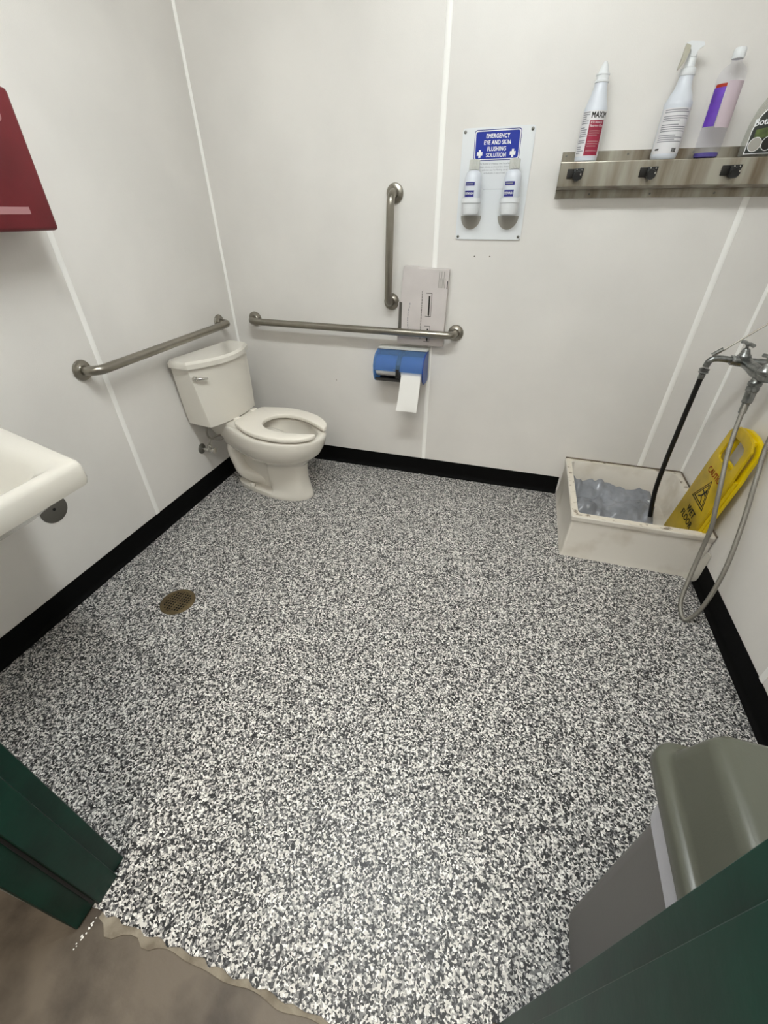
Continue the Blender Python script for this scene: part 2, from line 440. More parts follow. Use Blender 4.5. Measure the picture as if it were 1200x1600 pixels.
# trapway bulges on both flanks
for s in (-1, 1):
    part('trapway', tube(smoothpath([(.42, s*.060, .32), (.32, s*.060, .335), (.20, s*.056, .32), (.135, s*.050, .26), (.14, s*.042, .17), (.18, s*.036, .09), (.33, s*.0, .05)], 5), [.03]+[.042]*27+[.036, .030, .02], 18), M['china'], TO, local=True)
    part('bolt_cap', lathe([(.016, 0), (.016, .010), (.013, .018), (.005, .022), (0, .022)], (.245, s*.088+.012, .030), n=16), M['china'], TO, local=True)
# shelf joining bowl and tank
part('tank_ledge', loft([rrect(.03, .26, -.085, .085, .34, .03), rrect(.015, .27, -.105, .105, .390, .03), rrect(.015, .25, -.11, .11, .435, .03), rrect(.02, .24, -.105, .105, .4455, .03)]), M['china'], TO, local=True)
# seat
so = [(.722, .050), (.716, .078), (.695, .110), (.655, .143), (.59, .175), (.51, .191), (.43, .193), (.35, .178), (.285, .152), (.238, .132), (.222, .118), (.216, .095), (.216, .05)]
si = [(.720, .040), (.700, .046), (.672, .058), (.635, .074), (.58, .094), (.52, .106), (.465, .105), (.42, .093), (.388, .074), (.372, .056), (.363, .038), (.358, .022), (.356, .008)]
OO = so+[(u, -v) for u, v in so[::-1]]; II = si+[(u, -v) for u, v in si[::-1]]
sb = bmesh.new(); cols = []
for (a, b), (c, d) in zip(OO, II):
    b += .05*(.72-a); d += .05*(.72-c)
    cols.append([sb.verts.new(p) for p in ((a, b, .4305), (c, d, .4305), (c, d, .455), (a, b, .455))])
for p, q in zip(cols, cols[1:]):
    for i in range(4): sb.faces.new((p[i], p[(i+1) % 4], q[(i+1) % 4], q[i]))
sb.faces.new(cols[0]); sb.faces.new(cols[-1][::-1])
part('seat', sb, M['seatm'], TO, local=True, bevel=.007, bseg=3, angle=60)
for s in (-1, 1):
    part('seat_hinge', box(.185, .215, s*.07-.022+.026, s*.07+.022+.026, .4305, .455), M['seatm'], TO, local=True, bevel=.005)
# tank: flat back, rounded front
def tank(z, u0, u1, vw, bulge, r=.018):
    pts = [(u0, -vw+.004), (u0, vw-.004)]
    out = []
    for i in range(6): out.append((u0, -vw+.012+(2*vw-.024)*i/5))
    out.append((u0+.012, vw))
    out.append((u1-r, vw))
    out.append((u1-r*.3, vw-r*.25))
    for i in range(13):
        q = -1+2*i/12; out.append((u1+bulge*(1-q*q), -q*(vw-r)))
    out.append((u1-r*.3, -vw+r*.25)); out.append((u1-r, -vw)); out.append((u0+.012, -vw))
    return [Vector((a, b, z)) for a, b in out]
VT = -.028
def shifted(ring_): return [Vector((p.x, p.y+VT, p.z)) for p in ring_]
part('tank', loft([shifted(q) for q in (tank(.446, .008, .164, .172, .022), tank(.454, .002, .172, .184, .024), tank(.60, .010, .162, .202, .042), tank(.766, .022, .148, .218, .066))]), M['china'], TO, local=True, angle=35)
part('tank_lid', loft([shifted(q) for q in (tank(.7665, .024, .152, .223, .068), tank(.770, .020, .158, .229, .070), tank(.792, .020, .158, .229, .070), tank(.804, .028, .150, .221, .068))]), M['china'], TO, local=True, angle=35)
lv = lathe([(.012, 0), (.012, .012), (.007, .016), (0, .016)], (.152, -.224, .720), (1, 0, 0), 16)
tube([(.166, -.224, .720), (.180, -.214, .720), (.190, -.196, .718), (.196, -.178, .714)], [.006, .007, .0065, .005], 10, lv)
part('flush_lever', lv, M['chrome'], TO, local=True, label='chrome flush lever')
# water supply stop on the left wall
t = thing('supply_valve', 'small water stop valve with hose on the wall behind the toilet', 'valve', (XL, 1.822, .272))
part('escutcheon', lathe([(.030, .001), (.030, .004), (.020, .012), (.012, .013), (0, .013)], (XL, 1.822, .272), (1, 0, 0), 24), M['steel2'], t)
part('valve_body', join(tube([(XL+.01, 1.822, .272), (XL+.075, 1.822, .272)], .009, 12), join(lathe([(.013, 0), (.013, .035), (.008, .045), (0, .045)], (XL+.06, 1.822, .262), (0, 0, 1), 12), lathe([(.012, 0), (.017, .008), (.017, .016), (0, .018)], (XL+.075, 1.822, .272), (1, 0, 0), 10))), M['chrome'], t)
part('supply_hose', tube(smoothpath([(XL+.06, 1.822, .305), (XL+.068, 1.84, .335), (XL+.10, 1.885, .345), (XL+.12, 1.90, .335), (XL+.11, 1.87, .325), (XL+.07, 1.83, .345), (XL+.065, 1.825, .39), (XL+.075, 1.84, .428)], 6), .005, 10), M['rib'], t)

# ---------------------------------------------------------------- wall-hung wash basin
rz = lambda x, y: .828+.045*max(0, (-1.126-x))/.54
cs_o = lambda i, d: [(-1.126-i, .355+i*.8), (-1.126-i, .768-i*.8), (XL+.001, .862-i*.8), (XL+.001, .262+i*.8)]
t = thing('wash_basin', 'white ceramic wash basin hung on the left wall', 'basin', (XL, .56, .70))
z_ = lambda k: (lambda x, y: rz(x, y)+k)
rg = [rquad(cs_o(.12, 0), z_(-.16), .05), rquad(cs_o(.06, 0), z_(-.105), .04), rquad(cs_o(.022, 0), z_(-.078), .03), rquad(cs_o(.004, 0), z_(-.072), .025),
      rquad(cs_o(.0, 0), z_(-.055), .024), rquad(cs_o(.002, 0), z_(-.016), .024), rquad(cs_o(.006, 0), z_(-.006), .026), rquad(cs_o(.016, 0), z_(0), .028)]
bas = lambda i: [(-1.172-i, .405+i), (-1.172-i, .722-i), (-1.50+i*.6, .752-i), (-1.50+i*.6, .375+i)]
rg += [rquad(bas(-.014), z_(-.001), .05), rquad(bas(0), z_(-.007), .05), rquad(bas(.022), z_(-.022), .07), rquad(bas(.05), z_(-.07), .08), rquad(bas(.085), z_(-.12), .07), rquad(bas(.12), z_(-.14), .035)]
part('bowl', loft(rg), M['china'], t, angle=60)
part('drain_ring', lathe([(.0, 0), (.021, 0), (.024, .004), (.018, .005), (.016, .002), (0, .002)], (-1.33, .565, .7075), n=24), M['chrome'], t)
fa = lathe([(.024, 0), (.024, .01), (.017, .02), (.015, .07), (0, .075)], (-1.585, .565, .866), n=20)
tube(smoothpath([(-1.585, .565, .915), (-1.55, .565, .95), (-1.50, .565, .955), (-1.46, .565, .93)], 5), .011, 12, fa)
part('tap', fa, M['chrome'], t)
part('waste_pipe', tube(smoothpath([(-1.42, .565, .68), (-1.42, .565, .55), (-1.45, .565, .50), (-1.50, .565, .50), (-1.53, .565, .55), (-1.58, .565, .57), (XL+.002, .565, .57)], 6), .018, 14), M['chrome'], t)
t = thing('cover_plate', 'round grey steel cover plate on the left wall beneath the basin', 'plate', (XL, .938, .433))
part('disc', lathe([(.056, .0008), (.056, .002), (.053, .0035), (.004, .0035), (0, .0035)], (XL, .938, .433), (1, 0, 0), 40), M['steel2'], t)
part('screw', lathe([(.006, .0036), (.006, .005), (.0025, .0052), (0, .0045)], (XL, .938, .433), (1, 0, 0), 12), M['dark'], t)

# red box on the left wall
t = thing('wall_dispenser', 'dark red box fixed to the left wall above the wash basin', 'box', (XL, 1.08, 1.36))
part('housing', box(XL+.001, -1.505, .94, 1.295, 1.352, 1.690), M['red'], t, bevel=.012, bseg=3)
part('round_mark', lathe([(.016, 0), (.016, .0012), (0, .0012)], (-1.505, 1.225, 1.625), (1, 0, 0), 20), M['palered'], t)
part('pale_mark', box(-1.505, -1.5042, 1.08, 1.215, 1.396, 1.414), M['palered'], t)

# ---------------------------------------------------------------- paper dispenser and what is on it
t = thing('paper_dispenser', 'translucent blue twin toilet roll dispenser on the back wall', 'dispenser', (-.59, YB, .62))
part('back_plate', box(-.736, -.448, YB-.016, YB-.001, .625, .793), M['cap'], t, bevel=.004)
part('top_plate', box(-.730, -.454, YB-.062, YB-.0165, .782, .792), M['cap'], t, bevel=.002)
def dprof(r0=0):
    # side profile of the cover: (distance from wall, height)
    return [(.018, .779-r0), (.060, .781-r0), (.105-r0*.5, .770-r0), (.135-r0, .748-r0*.5), (.150-r0, .715), (.150-r0, .69)]
dp = dprof(); di = dprof(.003)
shell = dp+di[::-1]
part('cover', prism(shell, lambda a, b, d: (-.728+d, YB-a, b), .268), M['blueclear'], t)
cap = [(.017, .779), (.060, .781), (.105, .770), (.135, .748), (.150, .715), (.150, .68), (.140, .645), (.115, .622), (.06, .615), (.017, .617)]
for x in (-.7345, -.4595):
    part('end_cap', prism(cap, lambda a, b, d: (x+d, YB-a, b), .0065), M['blueclear' if x < -.6 else 'bluesolid'], t)
part('divider', prism([(.017, .775), (.10, .768), (.146, .72), (.1505, .70), (.1505, .655), (.11, .628), (.017, .63)], lambda a, b, d: (-.606+d, YB-a, b), .020), M['dark'], t)
part('bottom_tray', prism([(.017, .617), (.06, .615), (.115, .622), (.140, .645), (.135, .647), (.112, .628), (.06, .620), (.017, .622)], lambda a, b, d: (-.728+d, YB-a, b), .145), M['dark'], t)
part('emblem', mapped(text_bm('~', .03), onback(-.612, .70, YB-.1512)), M['greyink'], t)
for i, (x0, x1) in enumerate(((-.7255, -.6085), (-.5835, -.4615))):
    r = thing('toilet_roll', ('full toilet roll in the left half of the blue dispenser', 'toilet roll in the right half of the dispenser with its end hanging out')[i], 'toilet roll', ((x0+x1)/2, 2.297, .70), 0, 'toilet rolls in the dispenser')
    rr = .055
    part('roll', lathe([(.018, 0), (rr-.002, 0), (rr, .002), (rr, x1-x0-.002), (rr-.002, x1-x0), (.018, x1-x0)], (x0, 2.297, .70), (1, 0, 0), 36, ring=True), M['paper'], r)
    if i:
        # hanging sheet
        pts = [(2.297-.0555*math.cos(a), .70-.0555*math.sin(a)) for a in (-.6, -.3, 0, .3)]+[(2.240, .66), (2.233, .60), (2.226, .54), (2.220, .50), (2.220, .475)]
        sh = bmesh.new(); nx = 7; G = []
        for k in range(nx):
            f = k/(nx-1); row = []
            for j, (y, z) in enumerate(pts):
                dn = max(0, j-4)
                row.append((x0+.006+(x1-x0-.012)*f-.004*dn+(.004*dn*(f-.5) if j > 4 else 0)*.6, y+.004*noise.noise((f*3, z*20, 1))*min(dn, 2), z-(.004*f if j == 8 else 0)))
            G.append(row)
        vv = [[sh.verts.new(p) for p in row] for row in G]
        for a, b in zip(vv, vv[1:]):
            for j in range(len(pts)-1): sh.faces.new((a[j], b[j], b[j+1], a[j+1]))
        g = bmesh.ops.solidify(sh, geom=sh.faces[:], thickness=.0012)
        part('loose_sheet', sh, M['paper'], r)

# card box wedged behind the grab bar, printed sideways
t = thing('seat_cover_box', 'flat pinkish white card box wedged behind the horizontal grab bar', 'box', (-.50, YB-.03, .80))
Bx0, Bx1, Bz0, Bz1, By = -.626, -.376, .806, 1.168, YB-.042
TH = -.012
def bx(a, b, d): # slightly tilted box frame around its bottom left corner
    c, s = math.cos(TH), math.sin(TH); return (-.628+a*c-b*s, By-d, .812+a*s+b*c)
out = [(0, 0), (.252, 0), (.252, .362), (.10, .362), (.093, .368), (.024, .368), (.012, .21), (.0, .205)]
part('carton', prism(out, lambda a, b, d: bx(a, b, -d), .036), M['card'], t, bevel=.0015, bseg=1)
part('side_opening', prism([(.003, .05), (.021, .052), (.021, .205), (.006, .207)], lambda a, b, d: bx(a, b, d), .0008), M['steel2'], t, label='dark grey strip down the left edge')
pr = bmesh.new()
def slot(z0, z1):
    loft([[Vector(bx(a, b, d)) for a, b in ((.150, z0), (.166, z0), (.176, z0+.01), (.176, z1), (.150, z1))] for d in (.0002, .0006)], pr)
sl = bmesh.new()
for (z0, z1) in ((.145, .255), (.02, .10)):
    for q in (((.146, z0), (.176, z0), (.176, z0+.002), (.146, z0+.002)), ((.146, z1-.002), (.176, z1-.002), (.176, z1), (.146, z1)), ((.1745, z0), (.1765, z0), (.1765, z1), (.1745, z1)), ((.160, z0+.006), (.168, z0+.002), (.168, z1-.014), (.160, z1-.014))):
        loft([[Vector(bx(a, b, d)) for a, b in q] for d in (.0002, .0006)], sl)
part('printed_diagram', sl, M['blackink'], t)
rnd = random.Random(3)
for (a0, b0, b1, hgt, mm) in ((.124, .030, .262, .0035, 'steel2'), (.062, .055, .205, .0035, 'greyink')):
    ws = bmesh.new(); b = b1
    while b > b0:       # a line of words too small to read, running down the box
        L_ = rnd.uniform(.005, .014); bend = .010*math.sin((b1-b)/(b1-b0)*PI) if mm == 'greyink' else 0
        loft([[Vector(bx(p, q, d)) for p, q in ((a0-bend, b-L_), (a0+hgt-bend, b-L_), (a0+hgt-bend, b), (a0-bend, b))] for d in (.0002, .0006)], ws)
        b -= L_+.0035
    part('fine_print', ws, M[mm], t, kind='stuff')
gp = bmesh.new()
for i in range(6):
    a0 = .205+i*.006
    loft([[Vector(bx(a, b, d)) for a, b in ((a0, .28), (a0+.003, .28), (a0+.003, .352-(i % 2)*.03), (a0, .352-(i % 2)*.03))] for d in (.0002, .0005)], gp)
part('fine_print', gp, M['wallhole'], t, kind='stuff')
part('torn_notch', box(-.378, -.3735, By-.001, By+.004, 1.085, 1.12), M['dark'], t)

# ---------------------------------------------------------------- eyewash station
t = thing('eyewash_board', 'white emergency eye and skin flushing board on the back wall', 'sign board', (-.21, YB, 1.49))
Y0 = YB-.006
brd = rquad([(-.360, 1.293), (-.063, 1.293), (-.068, 1.686), (-.364, 1.684)], 0, .014)
part('board', loft([[(p.x, y, p.y) for p in brd] for y in (YB-.001, Y0)]), M['whiteplas'], t)
pan = rquad([(-.309, 1.577), (-.119, 1.578), (-.122, 1.679), (-.313, 1.677)], 0, .012)
pan2 = rquad([(-.303, 1.583), (-.125, 1.584), (-.128, 1.673), (-.307, 1.671)], 0, .009)
pan3 = rquad([(-.3065, 1.5795), (-.1215, 1.5805), (-.1245, 1.6765), (-.3105, 1.6745)], 0, .0105)
part('printed_border', loft([[(p.x, y, p.y) for p in pan] for y in (Y0, Y0-.0004)]), M['navy'], t)
part('printed_border', loft([[(p.x, y, p.y) for p in pan3] for y in (Y0, Y0-.0007)]), M['white'], t)
part('blue_panel', loft([[(p.x, y, p.y) for p in pan2] for y in (Y0, Y0-.0010)]), M['bluepr'], t)
for s, z, w_ in (('EMERGENCY', 1.656, 1), ('EYE AND SKIN', 1.6355, 1), ('FLUSHING', 1.6145, 1), ('SOLUTION', 1.5945, 1)):
    part('lettering', mapped(text_bm(s, .0195, offset=.0006, spacing=1.08, sx=.82), onback(-.216, z, Y0-.0012)), M['white'], t)
for x in (-.285, -.148):
    cr = prism([(x+a, 1.600+b) for a, b in ((-.0045, -.013), (.0045, -.013), (.0045, -.006), (.0115, -.006), (.0115, .006), (.0045, .006), (.0045, .013), (-.0045, .013), (-.0045, .006), (-.0115, .006), (-.0115, -.006), (-.0045, -.006))], lambda a, b, d: (a, Y0-.0011-d, b), .0004)
    part('eyewash_symbol', cr, M['white'], t)
lines = ['For flushing or irrigating: rinse for at least', 'fifteen minutes, as directed by a doctor or', 'unbroken seal. For flushing, use all', 'of the bottle, in case of need.']
for i, s in enumerate(lines):
    part('lettering', mapped(text_bm(s, .0082, sx=.95), onback(-.214, 1.567-i*.0105, Y0-.0006)), M['greyink'], t)
part('printed_line', box(-.255, -.165, Y0-.0006, Y0, 1.479, 1.4805), M['greyink'], t)
for x, z in ((-.353, 1.672), (-.080, 1.674), (-.348, 1.304), (-.074, 1.305)):
    part('screw', lathe([(.006, 0), (.006, .0015), (.003, .003), (0, .003)], (x, Y0, z), (0, -1, 0), 14), M['steel2'], t)
for k, x in enumerate((-.296, -.130)):
    # grey D-shaped plate under each bottle: the cut's shade put into its colour
    D = [(x+.046*math.cos(a), 1.384+.052*math.sin(a)) for a in [PI+PI*i/16 for i in range(17)]]
    part('holder_recess_shade', prism(D, lambda a, b, d: (a, Y0-.0002-d, b), .0006), M['wallhole'], t)
    hc = lathe([(.0405, 0), (.042, .001), (.042, .018), (.0405, .018), (.0395, .010), (.0395, .001)], (x, Y0-.046, 1.430), n=32, ring=True)
    part('holder_ring', hc, M['whiteplas'], t)
    part('holder_cup', lathe([(.024, 0), (.034, .001), (.037, .010), (.0395, .040), (.0385, .040), (.036, .011), (.033, .003), (0, .002)], (x, Y0-.046, 1.389), n=32), M['whiteplas'], t)
    b = thing('eyewash_bottle', ('eyewash bottle on the board, the one nearer the card box', 'eyewash bottle on the board, the one nearer the shelf')[k], 'bottle', (x, Y0-.046, 1.392), 0, 'eyewash bottles on the flushing board')
    part('body', lathe([(.028, .0), (.0335, .004), (.0345, .05), (.0355, .08), (.0355, .125), (.031, .14), (.020, .150), (.015, .152), (0, .152)], (x, Y0-.046, 1.392), n=32), M['bot'], b)
    capb = bmesh.new(); nn = 48
    rings = []
    for z, sc in ((1.5445, 1), (1.576, 1), (1.578, .9)):
        rings.append([(x+(.0195+(.0022 if i % 2 else 0))*sc*math.cos(2*PI*i/nn), Y0-.046+(.0195+(.0022 if i % 2 else 0))*sc*math.sin(2*PI*i/nn), z) for i in range(nn)])
    part('cap', loft(rings), M['cap'], b, smooth=False)
    part('label', patch_cyl(x, Y0-.046, .0356, 1.490, 1.503, -.85, .35), M['navy'], b)
    part('label', patch_cyl(x, Y0-.046, .0356, 1.452, 1.474, -.85, .35), M['navy'], b)
    part('lettering', mapped(text_bm('EYEWASH', .0115, offset=.0003, sx=.78), oncyl(x, Y0-.046, .0364, 1.463, -.25)), M['white'], b)
    part('fine_print', patch_cyl(x, Y0-.046, .0363, 1.4945, 1.4985, -.7, .15), M['greyink'], b)

# ---------------------------------------------------------------- steel shelf with mop holders
SX0, SX1 = .053, .972
t = thing('utility_shelf', 'stained stainless shelf with mop holders along the back wall', 'shelf', (SX0, YB, 1.44))
part('back_plate', box(SX0, SX1, YB-.0055, YB-.0034, 1.445, 1.597), M['shelfm'], t)
SY = YB-.092
part('shelf_top', box(SX0, SX1, SY, YB-.006, 1.5565, 1.559), M['shelfm'], t)
part('front_panel', prism([(SY, 1.559), (SY-.001, 1.556), (SY-.001, 1.482), (SY+.035, 1.474), (YB-.006, 1.474), (YB-.006, 1.476), (SY+.034, 1.476), (SY+.001, 1.484), (SY+.001, 1.556)], lambda a, b, d: (SX0+d, a, b), SX1-SX0), M['shelfm'], t, smooth=False)
for x in (.069, .30, .53, .76, .95):
    part('screw', lathe([(.004, 0), (.004, .001), (0, .002)], (x, YB-.0055, 1.585), (0, -1, 0), 10), M['steel2'], t)
    part('screw', lathe([(.004, 0), (.004, .001), (0, .002)], (x+.12 if x < .9 else x, YB-.0055, 1.458), (0, -1, 0), 10), M['steel2'], t)
for x in (.112, .376, .652, .91):
    h = part('mop_holder', box(x-.030, x-.004, SY-.006, SY-.0012, 1.507, 1.537), M['blackink'], t, bevel=.001)
    pr_ = prism([(x-.006, 1.537), (x+.030, 1.538), (x+.027, 1.506), (x+.012, 1.498), (x-.006, 1.504)], lambda a, b, d: (a, SY-.0012-d, b), .018)
    part('holder_plate', pr_, M['dark'], h, bevel=.001)
    part('roller', lathe([(.013, 0), (.016, .004), (.016, .020), (.013, .024), (0, .024)], (x+.008, SY-.0195, 1.513), (0, -1, 0), 20), M['brownrub'], h)
    for dx, dz, dy in ((.004, .533, .019), (.022, .532, .019), (.018, .517, .044)):
        part('rivet', lathe([(.0035, 0), (.0035, .001), (.002, .003), (0, .003)], (x+dx, SY-dy, 1+dz), (0, -1, 0), 10), M['chrome'], h)

# ---------------------------------------------------------------- bottles on the shelf
ZS = 1.5595
BY = YB-.055
t = thing('cleaner_bottle', 'white squeeze bottle with crimson label and pointed cap on the shelf', 'bottle', (.1415, BY, ZS))
cx = .1415
part('body', lathe([(.036, 0), (.0405, .004), (.0415, .012), (.0415, .150), (.040, .158), (.038, .163), (.030, .188), (.024, .210), (.022, .226), (.0, .226)], (cx, BY, ZS), n=40), M['bot'], t)
part('cap', lathe([(.0245, 0), (.0245, .004), (.0215, .006), (.0215, .019), (.0235, .0195), (.0235, .023), (.0185, .024), (.0165, .030), (.012, .044), (.0055, .055), (.0, .056)], (cx, BY, ZS+.2262), n=32), M['whiteplas'], t)
part('label', patch_cyl(cx, BY, .0417, ZS+.016, ZS+.147, -1.45, 1.35), M['labelw'], t)
part('label', patch_cyl(cx, BY, .0423, ZS+.018, ZS+.120, -.34, .95), M['crimson'], t, label='crimson label panel')
part('lettering', mapped(text_bm('MAXIM', .024, offset=.0009, spacing=1.15, sx=.72, align='LEFT'), oncyl(cx, BY, .0425, ZS+.134, -.30)), M['blackink'], t)
part('lettering', mapped(text_bm('RTU NonAcid\nRestroom Cleaner', .0095, align='LEFT', spacing=1.1, sx=.72), oncyl(cx, BY, .0431, ZS+.109, -.24)), M['white'], t)
for zz, e in ((.088, .7), (.082, .7), (.076, .5), (.058, .75), (.051, .75), (.044, .6), (.030, .75)):
    part('fine_print', patch_cyl(cx, BY, .0430, ZS+zz, ZS+zz+.0028, -.22, e, 8, .0003), M['palered'], t)
def fineprint(cx, cy, r, z0, z1, a0, a1, step, parent, m='greyink', seed=1):
    rnd = random.Random(seed); b = bmesh.new(); z = z1
    while z > z0:
        e = a1-(a1-a0)*rnd.choice((0, 0, .1, .35)); join(b, patch_cyl(cx, cy, r, z, z+step*.45, a0, e, 8, .0004)); z -= step*(1 if rnd.random() < .8 else 2)
    return part('fine_print', b, M[m], parent)
fineprint(cx, BY, .0424, ZS+.024, ZS+.142, -1.2, -.46, .0062, t)

cx = .4195
t = thing('spray_bottle', 'white trigger spray bottle with plain back label turned out', 'bottle', (cx, BY, ZS))
part('body', lathe([(.038, 0), (.0435, .005), (.045, .014), (.0445, .145), (.0455, .150), (.0455, .158), (.042, .164), (.036, .180), (.027, .196), (.0235, .215), (.0225, .228), (0, .228)], (cx, BY, ZS), n=40), M['bot'], t)
part('collar', lathe([(.0245, 0), (.026, .003), (.024, .018), (.017, .022), (0, .022)], (cx, BY, ZS+.2282), n=28), M['whiteplas'], t)
th = lathe([(.0165, 0), (.015, .022), (.012, .040), (.010, .046)], (cx, BY, ZS+.250), n=20)
hdp = [(.388, .309), (.400, .312), (.440, .308), (.446, .300), (.434, .293), (.429, .286), (.427, .275), (.411, .275), (.408, .290), (.400, .298), (.389, .301)]
join(th, prism(hdp, lambda a, b, d: (a, BY-.016+d*1.6, ZS+b), .014))
part('spray_head', th, M['whiteplas'], t)
tr = prism([(.388, .306), (.402, .300), (.403, .285), (.394, .258), (.381, .240), (.3785, .242), (.384, .268)], lambda a, b, d: (a, BY-.022+d*1.8-(.31-b)*.25, ZS+b), .012)
part('trigger', tr, M['trig'], t, bevel=.001)
part('label', patch_cyl(cx, BY, .0452, ZS+.016, ZS+.142, -1.3, 1.25), M['labelw'], t)
fineprint(cx, BY, .0459, ZS+.04, ZS+.136, -1.0, .95, .0058, t, seed=5)
bc = bmesh.new()
for i in range(12):
    a = .28+i*.032; join(bc, patch_cyl(cx, BY, .0459, ZS+.020, ZS+.032, a, a+(.018 if i % 3 else .010), 1, .0004))
part('barcode', bc, M['blackink'], t, kind='stuff')
part('printed_mark', patch_cyl(cx, BY, .0459, ZS+.026, ZS+.031, -1.0, -.68, 4, .0004), M['blackink'], t)

cx = .562
t = thing('clear_bottle', 'clear bottle with a little purple liquid and violet label on the shelf', 'bottle', (cx, BY, ZS))
pf = [(.036, 0), (.041, .004), (.0425, .012)]
z = .03
while z < .20:
    pf += [(.0425, z), (.0405, z+.006), (.0425, z+.012)]; z += .017
pf += [(.0425, .212), (.0415, .226), (.034, .240), (.020, .250), (.0155, .254), (.0155, .262), (.0, .262)]
part('body', lathe(pf, (cx, BY, ZS), n=36), M['clear'], t)
part('cap', lathe([(.0185, 0), (.0190, .003), (.0185, .022), (.015, .027), (0, .027)], (cx, BY, ZS+.2622), n=28), M['whiteplas'], t)
part('liquid', lathe([(.034, .0015), (.0385, .005), (.0395, .016), (0, .016)], (cx, BY, ZS), n=36), M['purple'], t, label='purple liquid')
part('label', patch_cyl(cx, BY, .0428, ZS+.088, ZS+.190, -1.35, -.35), M['violet'], t, label='violet front label seen from its edge')
part('label', patch_cyl(cx, BY, .0428, ZS+.190, ZS+.199, -1.25, -.35), M['redink'], t)
part('label', patch_cyl(cx, BY, .0428, ZS+.084, ZS+.204, -.28, 1.05), M['pink'], t, label='pale pinkish label')

cx = .758
t = thing('clear_bottle', 'wide clear bottle with curved black label at the right end of the shelf', 'bottle', (cx, BY, ZS))
def oval(z, a, b, N=40): return [Vector((cx+a*math.cos(2*PI*k/N), BY+b*math.sin(2*PI*k/N), ZS+z)) for k in range(N)]
part('body', loft([oval(0, .084, .03), oval(.005, .090, .035), oval(.04, .092, .037), oval(.09, .088, .037), (oval(.13, .078, .036)), oval(.165, .060, .033), oval(.19, .038, .026), oval(.205, .022, .02), oval(.225, .018, .018)]), M['clear2'], t)
part('cap', lathe([(.021, 0), (.021, .03), (.016, .034), (0, .034)], (cx, BY, ZS+.2252), n=24), M['dark'], t)
def labm(a, b, d):
    # curved label hugging the oval front
    f = max(0, 1-(a/.094)**2); return (cx+a, BY-.0373*math.sqrt(f)*(1 if b < .09 else 1-.6*(b-.09)/.1*.6)-.0015-d, ZS+b)
def curved(polyc, d0, d1, n=24):
    xs = [polyc[0][0]+(polyc[-1][0]-polyc[0][0])*i/n for i in range(n+1)]
    return xs
def lab_patch(x0, x1, zlo, zhi, d, m, name='label', n=26, label=None):
    rings = []
    for i in range(n+1):
        x = x0+(x1-x0)*i/n; a, b = zlo(x), zhi(x)
        if b <= a: b = a+.0005
        rings.append([Vector(labm(x, a, 0)), Vector(labm(x, b, 0)), Vector(labm(x, b, d)), Vector(labm(x, a, d))])
    return part(name, loft(rings), M[m], t, label=label)
top = lambda k: (lambda x: .148*math.sqrt(max(0, 1-(x/k)**2))**.45)
lab_patch(-.080, .080, lambda x: .008, top(.0822), .0005, 'white', 'label_edge')
lab_patch(-.078, .078, lambda x: .010, lambda x: top(.080)(x)-.003, .0010, 'blacklab', label='black label with green band')
lab_patch(-.068, .076, lambda x: .052+.35*abs(x+.02)*0, lambda x: .074+.010*math.sin((x+.07)*18), .0014, 'greenlab')
part('lettering', mapped(text_bm('Botan', .027, offset=.0006, align='LEFT', sx=.85), lambda a, b, d: labm(-.080+a, .092+b+a*.12, .0022)), M['white'], t)
for x, z, m1 in ((-.058, .034, 'wallhole'), (-.022, .036, 'blackink')):
    for r_, mm, dd in ((.0185, 'white', .0018), (.0170, m1, .0022)):
        part('round_picture', loft([[Vector(labm(x+r_*math.cos(2*PI*k/24), z+r_*1.1*math.sin(2*PI*k/24), e)) for k in range(24)] for e in (.0012, dd)]), M[mm], t)

# ---------------------------------------------------------------- mop sink
t = thing('mop_sink', 'scuffed cream square mop sink on the floor in the back right corner', 'mop sink', (.383, 1.78, 0))
a0, a1, b0, b1, ZR = .383, .980, 1.780, 2.378, .238
rg = [rrect(a0-.004, a1, b0-.004, b1, .001, .012), rrect(a0+.004, a1, b0+.006, b1, .03, .012), rrect(a0+.006, a1, b0+.008, b1, .205, .012), rrect(a0+.001, a1, b0+.001, b1, .214, .012), rrect(a0, a1, b0, b1, ZR-.004, .012), rrect(a0+.003, a1-.001, b0+.003, b1-.001, ZR, .012),
      rrect(a0+.030, a1-.034, b0+.036, b1-.026, ZR, .020), rrect(a0+.033, a1-.037, b0+.039, b1-.029, ZR-.004, .020), rrect(a0+.038, a1-.042, b0+.044, b1-.034, .09, .03), rrect(a0+.06, a1-.06, b0+.06, b1-.05, .055, .04)]
part('basin', loft(rg), M['sinkm'], t, angle=35)
rimr = loft([rrect(a0+.004, a1-.002, b0+.004, b1-.002, ZR+.0002, .012), rrect(a0+.004, a1-.002, b0+.004, b1-.002, ZR+.001, .012), rrect(a0+.029, a1-.033, b0+.035, b1-.025, ZR+.001, .02), rrect(a0+.029, a1-.033, b0+.035, b1-.025, ZR+.0002, .02)], cap0=False, cap1=False)
part('rim', rimr, M['rim'], t, label='chipped and stained rim')
part('sealant', box(a0, a1+.001, b1-.0075, YB-.0008, ZR+.0012, ZR+.007), M['grime'], t, bevel=.002)
part('sealant', box(a1-.0065, XR-.0008, b0+.002, b1-.008, ZR+.0012, ZR+.006), M['grime'], t, bevel=.002)
part('corner_filler', loft([[(XR-.002, 1.775, z), (XR-.002, 1.753, z), (XR-.03*k-.004, 1.753+.008*(1-k), z), (XR-.05*k-.006, 1.775, z)] for z, k in ((.001, 1), (.06, .5), (.16, .15))]), M['caulk'], t)
